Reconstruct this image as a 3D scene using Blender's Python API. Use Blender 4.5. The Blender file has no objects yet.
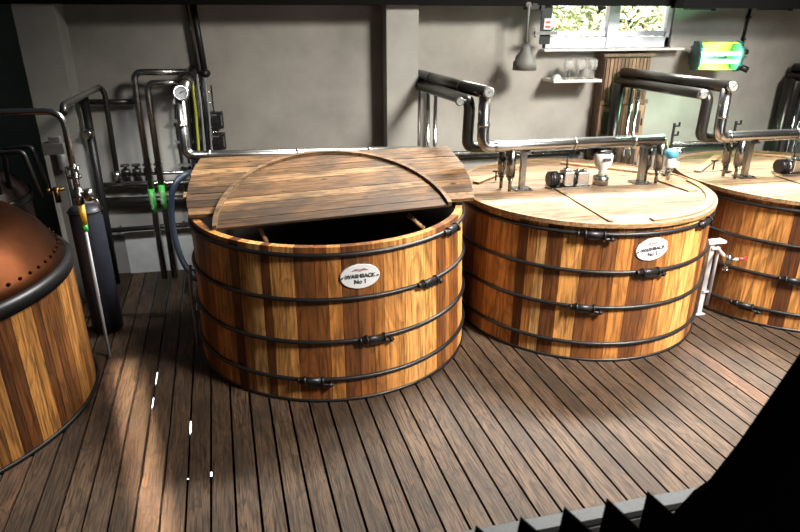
import bpy, bmesh, math, random
from mathutils import Vector as V, Matrix
random.seed(7)
PI = math.pi
sc = bpy.context.scene
COL = sc.collection

# ------------------------------------------------------------------ camera model (800x532)
F, H = 610.0, 2.75
TH, YAW = math.atan2(250, 610), math.radians(11.5)
_c, _s = math.cos(TH), math.sin(TH)
FW = V((math.sin(YAW)*_c, math.cos(YAW)*_c, -_s))
RT = V((math.cos(YAW), -math.sin(YAW), 0))
UP = RT.cross(FW)
CAM = V((0, 0, H))
def _ray(x, y): return FW + RT*((x-400)/F) - UP*((y-266)/F)
def aty(x, y, Y):
    r = _ray(x, y); return CAM + r*(Y/r.y)
def atz(x, y, h):
    r = _ray(x, y); return CAM + r*((h-H)/r.z)

# ------------------------------------------------------------------ mesh builder
class MB:
    def __init__(s): s.bm = bmesh.new()
    def _face(s, vs, sm=False):
        try:
            f = s.bm.faces.new(vs); f.smooth = sm; return f
        except ValueError: return None
    def box(s, c, size, M=None):
        c = V(c); h = V(size)*.5; vs = []
        for z in (-1, 1):
            for y in (-1, 1):
                for x in (-1, 1):
                    p = V((x*h.x, y*h.y, z*h.z))
                    if M: p = M @ p
                    vs.append(s.bm.verts.new(c+p))
        for q in ((0,2,3,1),(4,5,7,6),(0,1,5,4),(2,6,7,3),(0,4,6,2),(1,3,7,5)): s._face([vs[i] for i in q])
        return s
    def rings(s, rings, cap=True, sm=True, closed=False):
        R = [[s.bm.verts.new(p) for p in r] for r in rings]; n = len(R[0])
        m = len(R)
        for i in range(m if closed else m-1):
            a, b = R[i], R[(i+1) % m]
            for j in range(n): s._face([a[j], a[(j+1) % n], b[(j+1) % n], b[j]], sm)
        if cap and not closed: s._face(R[0][::-1]); s._face(R[-1])
        return s
    def tube(s, pts, r, n=12, cap=True):
        pts = [V(p) for p in pts]; rs = []
        t0 = (pts[1]-pts[0]).normalized()
        u = t0.orthogonal().normalized()
        rr = r if isinstance(r, (list, tuple)) else [r]*len(pts)
        for i, p in enumerate(pts):
            if i == 0: t = t0
            elif i == len(pts)-1: t = (pts[i]-pts[i-1]).normalized()
            else: t = ((pts[i]-pts[i-1]).normalized()+(pts[i+1]-pts[i]).normalized()).normalized()
            u = (u - t*u.dot(t)).normalized(); w = t.cross(u)
            k = 1.0
            if 0 < i < len(pts)-1:
                k = 1/max(.6, t.dot((pts[i]-pts[i-1]).normalized()))
            rs.append([p + (u*math.cos(a)+w*math.sin(a))*rr[i]*(k if k < 1.05 else 1.02) for a in [2*PI*j/n for j in range(n)]])
        return s.rings(rs, cap)
    def cyl(s, a, b, r, r2=None, n=16): return s.tube([a, b], [r, r if r2 is None else r2], n)
    def path(s, pts, r, bend=.08, n=12, k=6):            # polyline with rounded bends
        pts = [V(p) for p in pts]; out = [pts[0]]
        for i in range(1, len(pts)-1):
            a, b, c = pts[i-1], pts[i], pts[i+1]
            d = min(bend, (a-b).length*.49, (c-b).length*.49)
            p, q = b+(a-b).normalized()*d, b+(c-b).normalized()*d
            for j in range(k+1):
                t = j/k; out.append(p*(1-t)**2+b*2*t*(1-t)+q*t*t)
        out.append(pts[-1]); return s.tube(out, r, n)
    def lathe(s, prof, c=(0,0,0), n=64, ax=None, closed=False, cap=True):
        c = V(c)
        Q = V((0,0,1)).rotation_difference(V(ax)).to_matrix() if ax is not None else Matrix.Identity(3)
        rs = [[c+Q @ V((r*math.cos(2*PI*j/n), r*math.sin(2*PI*j/n), z)) for j in range(n)] for r, z in prof]
        return s.rings(rs, cap, True, closed)
    def torus(s, c, R, r, n=96, m=10, a0=0, a1=2*PI, tilt=None):
        c = V(c); full = abs(a1-a0-2*PI) < 1e-6; rs = []
        cnt = n if full else n+1
        for i in range(cnt):
            a = a0+(a1-a0)*i/n; d = V((math.cos(a), math.sin(a), 0))
            dz = tilt(a) if tilt else 0
            rs.append([c+V((0,0,dz))+d*(R+r*math.cos(b))+V((0,0,r*math.sin(b))) for b in [2*PI*j/m for j in range(m)]])
        return s.rings(rs, True, True, full)
    def prism(s, poly, z0, z1, M=None):
        a = [V((x, y, z0)) for x, y in poly]; b = [V((x, y, z1)) for x, y in poly]
        if M: a = [M @ p for p in a]; b = [M @ p for p in b]
        return s.rings([a, b], True, False)
    def sphere(s, c, r, n=12, sc3=(1,1,1)):
        m = Matrix.Translation(V(c)) @ Matrix.Diagonal((*[r*k for k in sc3], 1))
        g = bmesh.ops.create_uvsphere(s.bm, u_segments=n, v_segments=max(6, n*2//3), radius=1, matrix=m)
        for v in g['verts']:
            for f in v.link_faces: f.smooth = True
        return s
    def build(s, name, mat, parent=None, loc=None, bevel=0):
        bmesh.ops.recalc_face_normals(s.bm, faces=s.bm.faces)
        off = V(loc) if loc is not None else V((0,0,0))
        if parent: off = parent['_o'] if False else OFF[parent.name]
        bmesh.ops.translate(s.bm, verts=s.bm.verts, vec=-off)
        me = bpy.data.meshes.new(name); s.bm.to_mesh(me); s.bm.free()
        o = bpy.data.objects.new(name, me); COL.objects.link(o)
        me.materials.append(mat)
        if parent: o.parent = parent
        else: o.location = off
        OFF[o.name] = off
        if bevel:
            b = o.modifiers.new('bevel', 'BEVEL'); b.width = bevel; b.segments = 2; b.limit_method = 'ANGLE'
        return o
OFF = {}
def tag(o, label, cat, group=None, kind=None):
    o['label'] = label; o['category'] = cat
    if group: o['group'] = group
    if kind: o['kind'] = kind
    return o
def thing(name, label, cat, loc, group=None):
    o = bpy.data.objects.new(name, None); COL.objects.link(o); o.location = V(loc)
    o.empty_display_size = .1
    OFF[o.name] = V(loc); return tag(o, label, cat, group)
def struct(mb, name, mat, bevel=0):
    o = mb.build(name, mat, None, None, bevel); o['kind'] = 'structure'; return o
def text_mesh(body, size, M, name, mat, parent, font_scale=(1, 1), ext=.001):
    cu = bpy.data.curves.new('t', 'FONT'); cu.body = body; cu.size = size; cu.align_x = 'CENTER'; cu.align_y = 'CENTER'; cu.extrude = ext; cu.offset = .0008 if size < .05 else 0
    t = bpy.data.objects.new('t', cu); COL.objects.link(t)
    bpy.context.view_layer.update()
    me = bpy.data.meshes.new_from_object(t.evaluated_get(bpy.context.evaluated_depsgraph_get()))
    bpy.data.objects.remove(t); bpy.data.curves.remove(cu)
    bm = bmesh.new(); bm.from_mesh(me); bpy.data.meshes.remove(me)
    for v in bm.verts: v.co = M @ V((v.co.x*font_scale[0], v.co.y*font_scale[1], v.co.z))
    mb = MB(); mb.bm.free(); mb.bm = bm
    return mb.build(name, mat, parent)

# ------------------------------------------------------------------ materials
class NT:
    def __init__(s, name):
        s.m = bpy.data.materials.new(name); s.m.use_nodes = True
        s.t = s.m.node_tree; s.b = s.t.nodes['Principled BSDF']
    def n(s, typ, **kw):
        x = s.t.nodes.new(typ)
        for k, v in kw.items():
            if k in x.inputs.keys() if hasattr(x.inputs, 'keys') else False: x.inputs[k].default_value = v
            else: setattr(x, k, v)
        return x
    def l(s, a, b): s.t.links.new(a, b)
    def math(s, op, a, b=None):
        x = s.t.nodes.new('ShaderNodeMath'); x.operation = op
        for i, v in enumerate((a, b)):
            if v is None: continue
            if isinstance(v, (int, float)): x.inputs[i].default_value = v
            else: s.l(v, x.inputs[i])
        return x.outputs[0]
    def ramp(s, fac, stops):
        x = s.t.nodes.new('ShaderNodeValToRGB'); e = x.color_ramp.elements
        while len(e) < len(stops): e.new(.5)
        for el, (p, c) in zip(e, stops): el.position = p; el.color = (*c, 1) if len(c) == 3 else c
        s.l(fac, x.inputs[0]); return x.outputs[0]
    def mix(s, fac, a, b, bt='MIX'):
        x = s.t.nodes.new('ShaderNodeMix'); x.data_type = 'RGBA'; x.blend_type = bt
        for i, v in ((0, fac), (6, a), (7, b)):
            if isinstance(v, (int, float)): x.inputs[i].default_value = v
            elif isinstance(v, tuple): x.inputs[i].default_value = (*v, 1)
            else: s.l(v, x.inputs[i])
        return x.outputs[2]
    def coords(s, scale, island=None):
        tc = s.t.nodes.new('ShaderNodeTexCoord'); mp = s.t.nodes.new('ShaderNodeMapping')
        mp.inputs['Scale'].default_value = scale
        s.l(tc.outputs['Object'], mp.inputs['Vector'])
        out = mp.outputs[0]
        if island is not None:
            a = s.t.nodes.new('ShaderNodeVectorMath'); a.operation = 'ADD'
            c = s.t.nodes.new('ShaderNodeCombineXYZ')
            for i, k in enumerate((37., 91., 53.)): s.l(s.math('MULTIPLY', island, k), c.inputs[i])
            s.l(out, a.inputs[0]); s.l(c.outputs[0], a.inputs[1]); out = a.outputs[0]
        return out
    def noise(s, vec, scale, detail=4, rough=.55, dist=0):
        x = s.t.nodes.new('ShaderNodeTexNoise')
        x.inputs['Scale'].default_value = scale; x.inputs['Detail'].default_value = detail
        x.inputs['Roughness'].default_value = rough; x.inputs['Distortion'].default_value = dist
        s.l(vec, x.inputs['Vector']); return x.outputs['Fac']
    def island(s):
        g = s.t.nodes.new('ShaderNodeNewGeometry'); return g.outputs['Random Per Island']
    def bump(s, h, strength=.3, dist=.01):
        x = s.t.nodes.new('ShaderNodeBump'); x.inputs['Strength'].default_value = strength; x.inputs['Distance'].default_value = dist
        s.l(h, x.inputs['Height']); s.l(x.outputs[0], s.b.inputs['Normal'])
    def set(s, **kw):
        for k, v in kw.items():
            i = s.b.inputs[k.replace('_', ' ')]
            if isinstance(v, tuple): i.default_value = (*v, 1)
            elif isinstance(v, (int, float)): i.default_value = v
            else: s.l(v, i)
        return s.m

def wood(name, stops, axis, fine=1.0, grain=.55, knots=0, rough=.55, bump=.25, stain=0, spec=.3):
    """board wood; axis = index of the board's length; each mesh island is its own board"""
    w = NT(name); isl = w.island()
    sc1 = [1, 1, 1]; sc1[axis] = .05
    sc2 = [1, 1, 1]; sc2[axis] = .16
    base = w.ramp(isl, stops)
    g1 = w.noise(w.coords(sc1, isl), 90*fine, 4, .65)
    ring_v = w.coords(sc2, isl)
    rn = w.noise(ring_v, 7*fine, 2, .5, .6)
    rings = w.math('FRACT', w.math('MULTIPLY', rn, 11))
    gr = w.ramp(g1, [(.36, (1-grain,)*3), (.56, (1.15,)*3)])
    rr = w.ramp(rings, [(0, (1-grain*.75,)*3), (.35, (1.0,)*3), (.9, (1.1,)*3), (1, (1-grain*.6,)*3)])
    c = w.mix(1, base, gr, 'MULTIPLY')
    c = w.mix(.8, c, rr, 'MULTIPLY')
    if knots:
        kv = [1, 1, 1]; kv[axis] = .55
        vo = w.t.nodes.new('ShaderNodeTexVoronoi'); vo.inputs['Scale'].default_value = 5.0
        w.l(w.coords(kv, isl), vo.inputs['Vector'])
        kf = w.ramp(vo.outputs['Distance'], [(.05, (1,)*3), (.11, (0,)*3)])
        c = w.mix(w.math('MULTIPLY', kf, knots), c, (.02, .012, .008))
    if stain:
        s2 = [1, 1, 1]; s2[axis] = .5
        st = w.noise(w.coords(s2), 4, 5, .65)
        c = w.mix(w.math('MULTIPLY', w.ramp(st, [(.42, (0,)*3), (.62, (1,)*3)]), stain), c, (.03, .022, .016))
    w.bump(w.math('ADD', g1, w.math('MULTIPLY', rings, .35)), bump, .004)
    return w.set(Base_Color=c, Roughness=rough, Specular_IOR_Level=spec)

STAVE = wood('stave_wood', [(0, (.055, .016, .006)), (.22, (.115, .036, .010)), (.45, (.215, .076, .019)), (.66, (.42, .17, .042)), (.84, (.60, .28, .08)), (1, (.74, .41, .145))], 2, .55, .55, 0, .42, .25, .35, .35)
STILLW = wood('still_stave_wood', [(0, (.045, .014, .005)), (.3, (.12, .042, .011)), (.6, (.24, .095, .024)), (1, (.38, .17, .045))], 2, .62, .65, 0, .45, .2, .3, .3)
DECK = wood('deck_wood', [(0, (.052, .031, .018)), (.5, (.077, .047, .029)), (.9, (.095, .059, .036)), (1, (.115, .06, .034))], 1, 1.0, .72, .7, .62, .6, .6, .25)
LIDOLD = wood('weathered_lid_wood', [(0, (.06, .029, .012)), (.35, (.125, .064, .027)), (.7, (.20, .108, .047)), (1, (.29, .17, .08))], 0, .7, .66, .95, .6, .5, .72, .25)
LIDPALE = wood('pale_lid_wood', [(0, (.16, .088, .042)), (.5, (.245, .155, .088)), (1, (.34, .245, .165))], 0, .55, .6, .7, .6, .3, .55, .2)
LIDMID = wood('brown_lid_wood', [(0, (.13, .075, .036)), (.5, (.19, .115, .058)), (1, (.26, .165, .09))], 0, .6, .6, .4, .6, .3, .4, .25)
LIDTRIM = wood('lid_batten_wood', [(0, (.26, .14, .065)), (1, (.42, .26, .13))], 0, .7, .5, 0, .6, .3, .3, .25)
CAB = wood('cabinet_wood', [(0, (.11, .065, .04)), (.5, (.19, .115, .07)), (1, (.27, .17, .11))], 2, .8, .5, 0, .5, .2)

def plain(name, col, rough=.5, metal=0, spec=.5, var=0, vs=20, bump=0):
    w = NT(name)
    if var or bump:
        nz = w.noise(w.coords((1, 1, 1)), vs, 5, .6)
    if var:
        c = w.mix(1, col, w.ramp(nz, [(.3, (1-var,)*3), (.7, (1+var*.4,)*3)]), 'MULTIPLY')
    else: c = col
    if bump: w.bump(nz, bump, .005)
    return w.set(Base_Color=c, Roughness=rough, Metallic=metal, Specular_IOR_Level=spec)
def glow(name, col, st):
    w = NT(name); return w.set(Base_Color=col, Emission_Color=col, Emission_Strength=st)

WALL = plain('wall_plaster', (.285, .274, .250), .85, 0, .2, .28, 1.5, .15)
WALLG = plain('green_wall_paint', (.20, .29, .24), .8, 0, .2, .2, 2)
PILA = plain('pilaster_plaster', (.31, .31, .287), .8, 0, .2, .12, 4, .05)
BLACK = plain('black_iron', (.012, .012, .013), .42, .2, .5, .2, 40)
BEAMM = plain('black_beam_paint', (.004, .004, .004), .8, 0, .1)
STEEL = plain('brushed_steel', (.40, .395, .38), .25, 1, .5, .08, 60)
STEELD = plain('dark_grey_steel', (.24, .235, .22), .25, 1, .5, .1, 60)  # darker base colour than the brushed steel, for legs and posts
POLE = plain('pale_pole_paint', (.34, .35, .37), .35)
DKSTEEL = plain('dark_insulation_jacket', (.05, .047, .042), .3, .7, .5, .1, 30)
CHROME = plain('polished_steel', (.78, .78, .77), .12, 1)
COPPER = plain('aged_copper', (.045, .014, .005), .45, 1, .5, .35, 5)
BAND = plain('dark_band_steel', (.018, .018, .019), .4, .5, .5, .2, 30)
RAILM = plain('grey_rail_paint', (.085, .088, .092), .55, .2, .4, .2, 60)
GASM = plain('blue_grey_drum_paint', (.018, .020, .032), .45, .1, .4, .25, 20)
WHITE = plain('white_enamel', (.50, .50, .475), .4)
PLAQUE = plain('white_plaque_enamel', (.60, .61, .62), .45)
INK = plain('dark_lettering', (.03, .03, .035), .6)
REDINK = plain('faded_red_lettering', (.35, .16, .13), .6)
RED = plain('red_grip', (.6, .02, .03), .4)
YEL = plain('yellow_sleeve', (.60, .34, .03), .45, 0, .5, .2, 30)
YGC = plain('yellow_green_cable', (.34, .37, .04), .4)
GREENL = plain('green_pipe_label', (.05, .36, .05), .5)
BLUE = plain('blue_cap', (.06, .26, .38), .4)
HOSE = plain('blue_hose_rubber', (.022, .035, .055), .45)
GREYCAB = plain('grey_cable', (.22, .23, .25), .5)
GREYMET = plain('grey_strut_metal', (.17, .17, .165), .5, .5, .5, .2, 30)
DARKIN = plain('dark_inner_wood', (.02, .014, .01), .5)  # near-black brown for the insides of the tubs
WASH = plain('fermenting_wash', (.05, .03, .015), .3)
DIALM = plain('gauge_dial_face', (.22, .225, .22), .8, 0, .1)
FRAME = plain('white_window_frame', (.60, .63, .68), .4)
BRASS = plain('dull_brass', (.12, .065, .02), .35, 1)
TEAL = plain('teal_end_casting', (.05, .13, .12), .35, .3)
GLAZE = NT('clear_glass').set(Base_Color=(1., 1., 1.), Roughness=.02, Transmission_Weight=1.0, IOR=1.1)
GOBLET = NT('wine_glass').set(Base_Color=(1., 1., 1.), Roughness=.03, Transmission_Weight=.85, IOR=1.3)
TUBEL = glow('lamp_tube', (.62, 1.0, .74), 22)
REFL = NT('yellow_green_reflector').set(Base_Color=(.55, .72, .08), Roughness=.5)
LED = glow('under_deck_lamp', (.9, .95, 1.0), 5)
LEAF = plain('shrub_leaf', (.30, .34, .19), .6, 0, .3, .5, 9)
GRASS = plain('pale_ground', (.55, .56, .45), .8, 0, .2, .3, 3)
SHADE = plain('grey_lamp_shade', (.10, .098, .09), .6)

# ------------------------------------------------------------------ setting
PA = math.radians(4.5)                      # boards run a little askew of the wall normal
DM = Matrix.Rotation(PA, 3, 'Z')
mb = MB(); pitch, gap = .1445, .016
off0 = (DM.inverted() @ atz(211, 450, 0)).x          # a board joint on this line
for i in range(-42, 52):
    x0 = off0+i*pitch
    y0, y1 = -1.6, 7.6
    xa = x0+gap*.5; xb = x0+pitch-gap*.5
    mb.box(((xa+xb)/2, (y0+y1)/2, -.016+random.uniform(-.0015, .0)), (xb-xa, y1-y0, .032))
fl = mb.build('floor', DECK); fl.rotation_euler.z = PA; fl['kind'] = 'structure'
mb = MB()
mb.box((1.5, 3, -1.55), (16, 12, .1))
for y in (-.5, 1.4, 3.3, 5.2): mb.box((1.5, y, -.12), (14, .1, .17))
struct(mb, 'trim_9', plain('under_deck_dark', (.02, .018, .016), .9))

# back wall with a window opening
WY = 7.0
wx0, wx1, wz0, wz1 = 3.1, 4.74, 2.40, 3.25
mb = MB()
mb.box(((wx0-2.1)/2, WY+.1, 1.85), (wx0+2.1, .2, 3.7))
mb.box(((wx1+9)/2, WY+.1, 1.85), (9-wx1, .2, 3.7))
mb.box(((wx0+wx1)/2, WY+.1, wz0/2), (wx1-wx0, .2, wz0))
mb.box(((wx0+wx1)/2, WY+.1, (wz1+3.7)/2), (wx1-wx0, .2, 3.7-wz1))
struct(mb, 'wall_back', WALL)
mb = MB(); mb.box((-3.6, WY+.45, 1.85), (3.0, .1, 3.7)); struct(mb, 'wall_left', WALLG)
mb = MB(); mb.box((1.40, WY-.13, 1.85), (.345, .26, 3.7)); struct(mb, 'trim_1', PILA)
mb = MB(); mb.box((-2.11, WY+.05, 1.85), (.36, .72, 3.7)); struct(mb, 'trim_2', PILA)
mb = MB(); mb.box((2.0, WY-.17, 3.02), (14, .34, .33)); mb.box((5.55, WY-.45, 2.98), (2.2, .22, .3)); struct(mb, 'ceiling', BEAMM)
mb = MB(); mb.box((.2, WY-.012, .27), (3.9, .024, .54)); struct(mb, 'glow_board_back', plain('painted_wall_glow', (.62, .62, .59), .6, 0, .3, .15, 5))  # glow on the lower wall put into a pale board
# window: a reflection in glass, built solid in the wall opening
mb = MB(); fy = WY+.08
for x in (wx0+.03, wx1-.03): mb.box((x, fy, (wz0+wz1)/2), (.06, .09, wz1-wz0))
mb.box(((wx0+wx1)/2, fy, wz0+.06), (wx1-wx0, .09, .12)); mb.box(((wx0+wx1)/2, fy, wz1-.03), (wx1-wx0, .09, .06))
mb.box((3.98, fy-.01, (wz0+wz1)/2), (.14, .1, wz1-wz0))
mb.box(((wx0+wx1)/2, fy, wz0+.16), (wx1-wx0, .05, .06))
wf = struct(mb, 'window_1', FRAME, .006)
mb = MB(); mb.box(((wx0+wx1)/2, fy+.01, (wz0+wz1)/2+.05), (wx1-wx0-.1, .006, wz1-wz0-.2)); mb.build('window_pane', GLAZE, wf)
mb = MB(); mb.box(((wx0+wx1)/2+.04, WY-.06, wz0-.012), (wx1-wx0+.14, .16, .024)); mb.build('window_sill', WHITE, wf)

# ------------------------------------------------------------------ washbacks
def body_staves(mb, cx, cy, rb, rt, z1, wall, n=54, z0=0.0, jit=.5):
    angs = []; a = 0
    ws = [random.uniform(1-jit, 1+jit) for _ in range(n)]; t = sum(ws)
    acc = 0
    for w in ws: angs.append(2*PI*acc/t); acc += w
    angs.append(2*PI)
    for i in range(n):
        a0, a1 = angs[i]+.0012, angs[i+1]-.0012
        k = 3; rs = []
        outer = [(a0+(a1-a0)*j/k) for j in range(k+1)]
        lo, hi = [], []
        for z, r, dst in ((z0, rb, lo), (z1, rt, hi)):
            for q in outer: dst.append(V((cx+r*math.cos(q), cy+r*math.sin(q), z)))
            for q in reversed(outer): dst.append(V((cx+(r-wall)*math.cos(q), cy+(r-wall)*math.sin(q), z)))
        mb.rings([lo, hi], True, False)

def rad(z): return 1.19-(1.19-1.158)*z/1.25
HZ = (1.195, .855, .515, .2)
def lug(mb, cx, cy, R, a, z, L=.24):
    d = V((math.cos(a), math.sin(a), 0)); t = V((-d.y, d.x, 0))
    c = V((cx, cy, z))+d*(R+.012)
    mb.cyl(c-t*L*.42, c+t*L*.30, .026, .026, 12)
    mb.cyl(c-t*L*.42, c-t*L*.50, .026, .016, 12)
    mb.cyl(c+t*L*.30, c+t*L*.36, .034, .034, 12)
    mb.cyl(c-t*L*.28, c-t*L*.2, .034, .034, 12)
    mb.cyl(c+t*L*.1-V((0,0,.035)), c+t*L*.66-V((0,0,.035)), .011, .011, 8)
    mb.cyl(c+t*L*.52-V((0,0,.035)), c+t*L*.6-V((0,0,.035)), .02, .02, 6)
    M = Matrix((t, d, V((0,0,1)))).transposed()
    mb.box(c+t*L*.1-V((0,0,.018)), (L*.5, .03, .045), M)
    return c, t
def washback(cx, cy, label, lugs, sign_px, word, height=1.25, rb=1.19, HZ=HZ):
    rad = lambda z: rb-(rb-1.158)*z/1.25
    t = thing('washback', label, 'wooden vat', (cx, cy, 0), 'round wooden washbacks')
    mb = MB(); body_staves(mb, cx, cy, rb, 1.158+(rb-1.158)*(1.25-height)/1.25, height, .055, 60); mb.build('stave_body', STAVE, t)
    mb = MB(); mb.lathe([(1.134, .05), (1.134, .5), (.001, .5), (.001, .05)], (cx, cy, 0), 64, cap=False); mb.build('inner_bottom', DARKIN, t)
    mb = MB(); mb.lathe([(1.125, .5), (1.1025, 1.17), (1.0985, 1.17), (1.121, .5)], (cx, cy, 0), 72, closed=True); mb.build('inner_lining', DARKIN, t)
    for i, z in enumerate(HZ):
        mb = MB(); R = rad(z)+.011
        mb.torus((cx, cy, z), R, .0165, 120, 10)
        h = mb.build('hoop', BLACK, t)
        mb = MB(); a = math.atan2(lugs[i][1]-cy, lugs[i][0]-cx)
        lug(mb, cx, cy, R, a, z); mb.build('turnbuckle', BLACK, h)
        if i == 0 and word == 'No 2':
            mb = MB(); lug(mb, cx, cy, R, math.atan2(-1.05, -.42), z, .26); mb.build('turnbuckle', BLACK, h)
    mb = MB(); mb.lathe([(rb-.004, 0), (rb+.012, 0), (rb+.01, .022), (rb-.003, .022)], (cx, cy, 0), 96, closed=True); mb.build('dark_base_ring', BLACK, t)  # black ring stands in for the shadow gap under the staves
    if sign_px:
        p = aty(sign_px[0], sign_px[1], cy-1.05)
        for _ in range(8):                                   # meet the stave surface
            r = _ray(*sign_px); a = math.atan2(p.y-cy, p.x-cx); R = rad(p.z)
            p = CAM+r*((cy+R*math.sin(a))/r.y)
        a = math.atan2(p.y-cy, p.x-cx)
        n = V((math.cos(a), math.sin(a), 0)); tx = V((-n.y, n.x, 0)); z = V((0,0,1))
        M = Matrix((tx, z, n)).transposed().to_4x4(); M.translation = V((cx, cy, p.z))+n*(rad(p.z)+.002)
        if word.endswith('2'): M = M @ Matrix.Rotation(.10, 4, 'Z')
        mb = MB(); w, h = .147, .094
        # the plate is bent round the staves
        def bend(x, y, d):
            ang = x/1.18; rr = 1.18+d
            return M @ V((rr*math.sin(ang), y, rr*math.cos(ang)-1.18))
        N = 40; rim = [(w*math.cos(2*PI*i/N), h*math.sin(2*PI*i/N)) for i in range(N)]
        mb.rings([[bend(x*k, y*k, d) for x, y in rim] for k, d in ((1, -.004), (1, .006), (.97, .010), (.6, .010), (.3, .010), (.02, .010))], True, False)
        pl = mb.build('name_plaque', PLAQUE, t); pl['label'] = 'white oval plaque reading WASHBACK '+word
        for txt, y, sz, m in (('WASHBACK', .006, .040, INK), (word, -.038, .044, INK)):
            Mt = M @ Matrix.Translation((0, y, .0125)); text_mesh(txt, sz, Mt, 'lettering', m, pl, (1.0, 1.05))
        Mt = M @ Matrix.Translation((0, .054, .0125)); text_mesh('~ ☼ ~' if False else '-=o=-', .045, Mt, 'emblem', REDINK, pl, (1.1, .8))
        for s in (-1, 1):
            mb = MB(); mb.cyl(M @ V((s*.13, 0, .006)), M @ V((s*.131, 0, .0115)), .006, .006, 8); mb.build('screw', STEEL, pl)
    return t
TC = [(.422, 5.172), (2.85, 5.265), (5.262, 5.25)]
washback(*TC[0], 'open wooden washback with its lid folded back and oval plaque No 1',
         [(1.29, 4.4), (1.07, 4.18), (.61, 4.0), (.13, 3.95)], (360, 276), 'No 1', rb=1.2)
washback(*TC[1], 'closed wooden washback with pale plank lid and oval plaque No 2',
         [(3.45, 4.3), (2.90, 4.1), (2.38, 4.1), (1.2, 5.8)], (652, 249), 'No 2', height=1.205, rb=1.175, HZ=(1.15, .825, .51, .172))
washback(*TC[2], 'wooden washback cut off by the right edge, partly behind the tap stand',
         [(5.9, 4.2), (5.3, 4.0), (4.53, 4.279), (4.283, 4.519)], None, '', height=1.205, rb=1.18, HZ=(1.15, .825, .51, .172))

# ---- folded lid on washback one
A = V((-.723, 4.86, 1.262)); D = V((1.612, 4.775, 1.296)); tilt = math.radians(14.6)
ux = (D-A).normalized(); fl_ = V((0,0,1)).cross(ux).normalized(); uy = (fl_*math.cos(tilt)+V((0,0,1))*math.sin(tilt)); uy = (uy-ux*uy.dot(ux)).normalized(); uz = ux.cross(uy)
LM = Matrix((ux, uy, uz)).transposed().to_4x4(); LM.translation = A
W, DP = (D-A).length, 1.0
lid = thing('plank_cover', 'weathered plank cover folded back in two layers over the open washback', 'lid', A)
mb = MB(); nb = 9
for i in range(nb):
    y0, y1 = DP*i/nb+.003, DP*(i+1)/nb-.003
    xl, xr = random.uniform(-.006, .006), W+random.uniform(-.006, .006)
    bg = lambda y: .055*math.sin(PI*min(1, max(0, y/DP)))
    mb.prism([(xl-bg(y0), y0), (xr+bg(y0), y0), (xr+bg(y1), y1), (xl-bg(y1), y1)], 0, .032+random.uniform(-.002, .002), LM)
mb.build('rear_panel', LIDOLD, lid, None, .003)
def disc_strips(mb, cx, cy, R, y0, y1, n, z0, z1, M, Ry=None, gapw=.002, x_min=None, x_max=None):
    Ry = Ry or R
    for i in range(n):
        a, b = y0+(y1-y0)*i/n+gapw, y0+(y1-y0)*(i+1)/n-gapw
        L, Rr = [], []
        for k in range(5):
            y = a+(b-a)*k/4; q = max(0, 1-(y/Ry)**2); hw = R*math.sqrt(q)
            lo, hi = -hw, hw
            if x_min is not None: lo = max(lo, x_min)
            if x_max is not None: hi = min(hi, x_max)
            L.append((cx+lo, cy+y)); Rr.append((cx+hi, cy+y))
        if Rr[2][0]-L[2][0] < .02: continue
        mb.prism(L[::-1]+Rr if False else [*Rr, *L[::-1]], z0+random.uniform(-.0015, .0015), z1+random.uniform(-.0015, .0015), M)
hx, hy = 1.162, -.195
HM = LM @ Matrix.Translation((hx, hy, 0)) @ Matrix.Rotation(math.radians(4.2), 4, 'Z') @ Matrix.Translation((-hx, -hy, 0))
mb = MB(); disc_strips(mb, hx, hy, .935, 0, 1.10, 10, .036, .058, HM, 1.115); mb.build('front_panel', LIDOLD, lid, None, .003)
mb = MB(); N = 48; inn, out = [], []
rs = []
for i in range(N+1):
    a = PI*i/N
    ring = []
    for r, z in ((.918, .05), (.95, .05), (.95, .085), (.918, .085)):
        ring.append(HM @ V((hx+r*math.cos(a), hy+r*1.19*math.sin(a), z)))
    rs.append(ring)
mb.rings(rs, True, False); mb.build('edge_batten', LIDMID, lid)
for bx in (.42, 2.0):
    mb = MB(); mb.prism([(bx-.04, .12), (bx+.04, .12), (bx+.04, .93), (bx-.04, .93)], -.03, -.001, LM); mb.build('cross_batten', LIDOLD, lid)
mb = MB(); mb.prism([(-.07, .30), (-.0125, .30), (-.0125, .38), (-.07, .38)], -.02, .03, LM); mb.build('batten_end', LIDTRIM, lid)
# props inside the open mouth
for nm, (px0, py0), (px1, py1) in (('left', (258, 224), (267, 243)), ('right', (408, 215), (424, 229))):
    a = aty(px0, py0, 4.80); b = aty(px1, py1, 4.72)
    mb = MB(); mb.tube([a, b], .022, 4); o = mb.build('lid_prop', LIDTRIM, None, (b.x, b.y, b.z))
    tag(o, 'short wooden prop at the %s inside the open washback mouth' % nm, 'wooden prop', 'props in the open washback')

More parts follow.
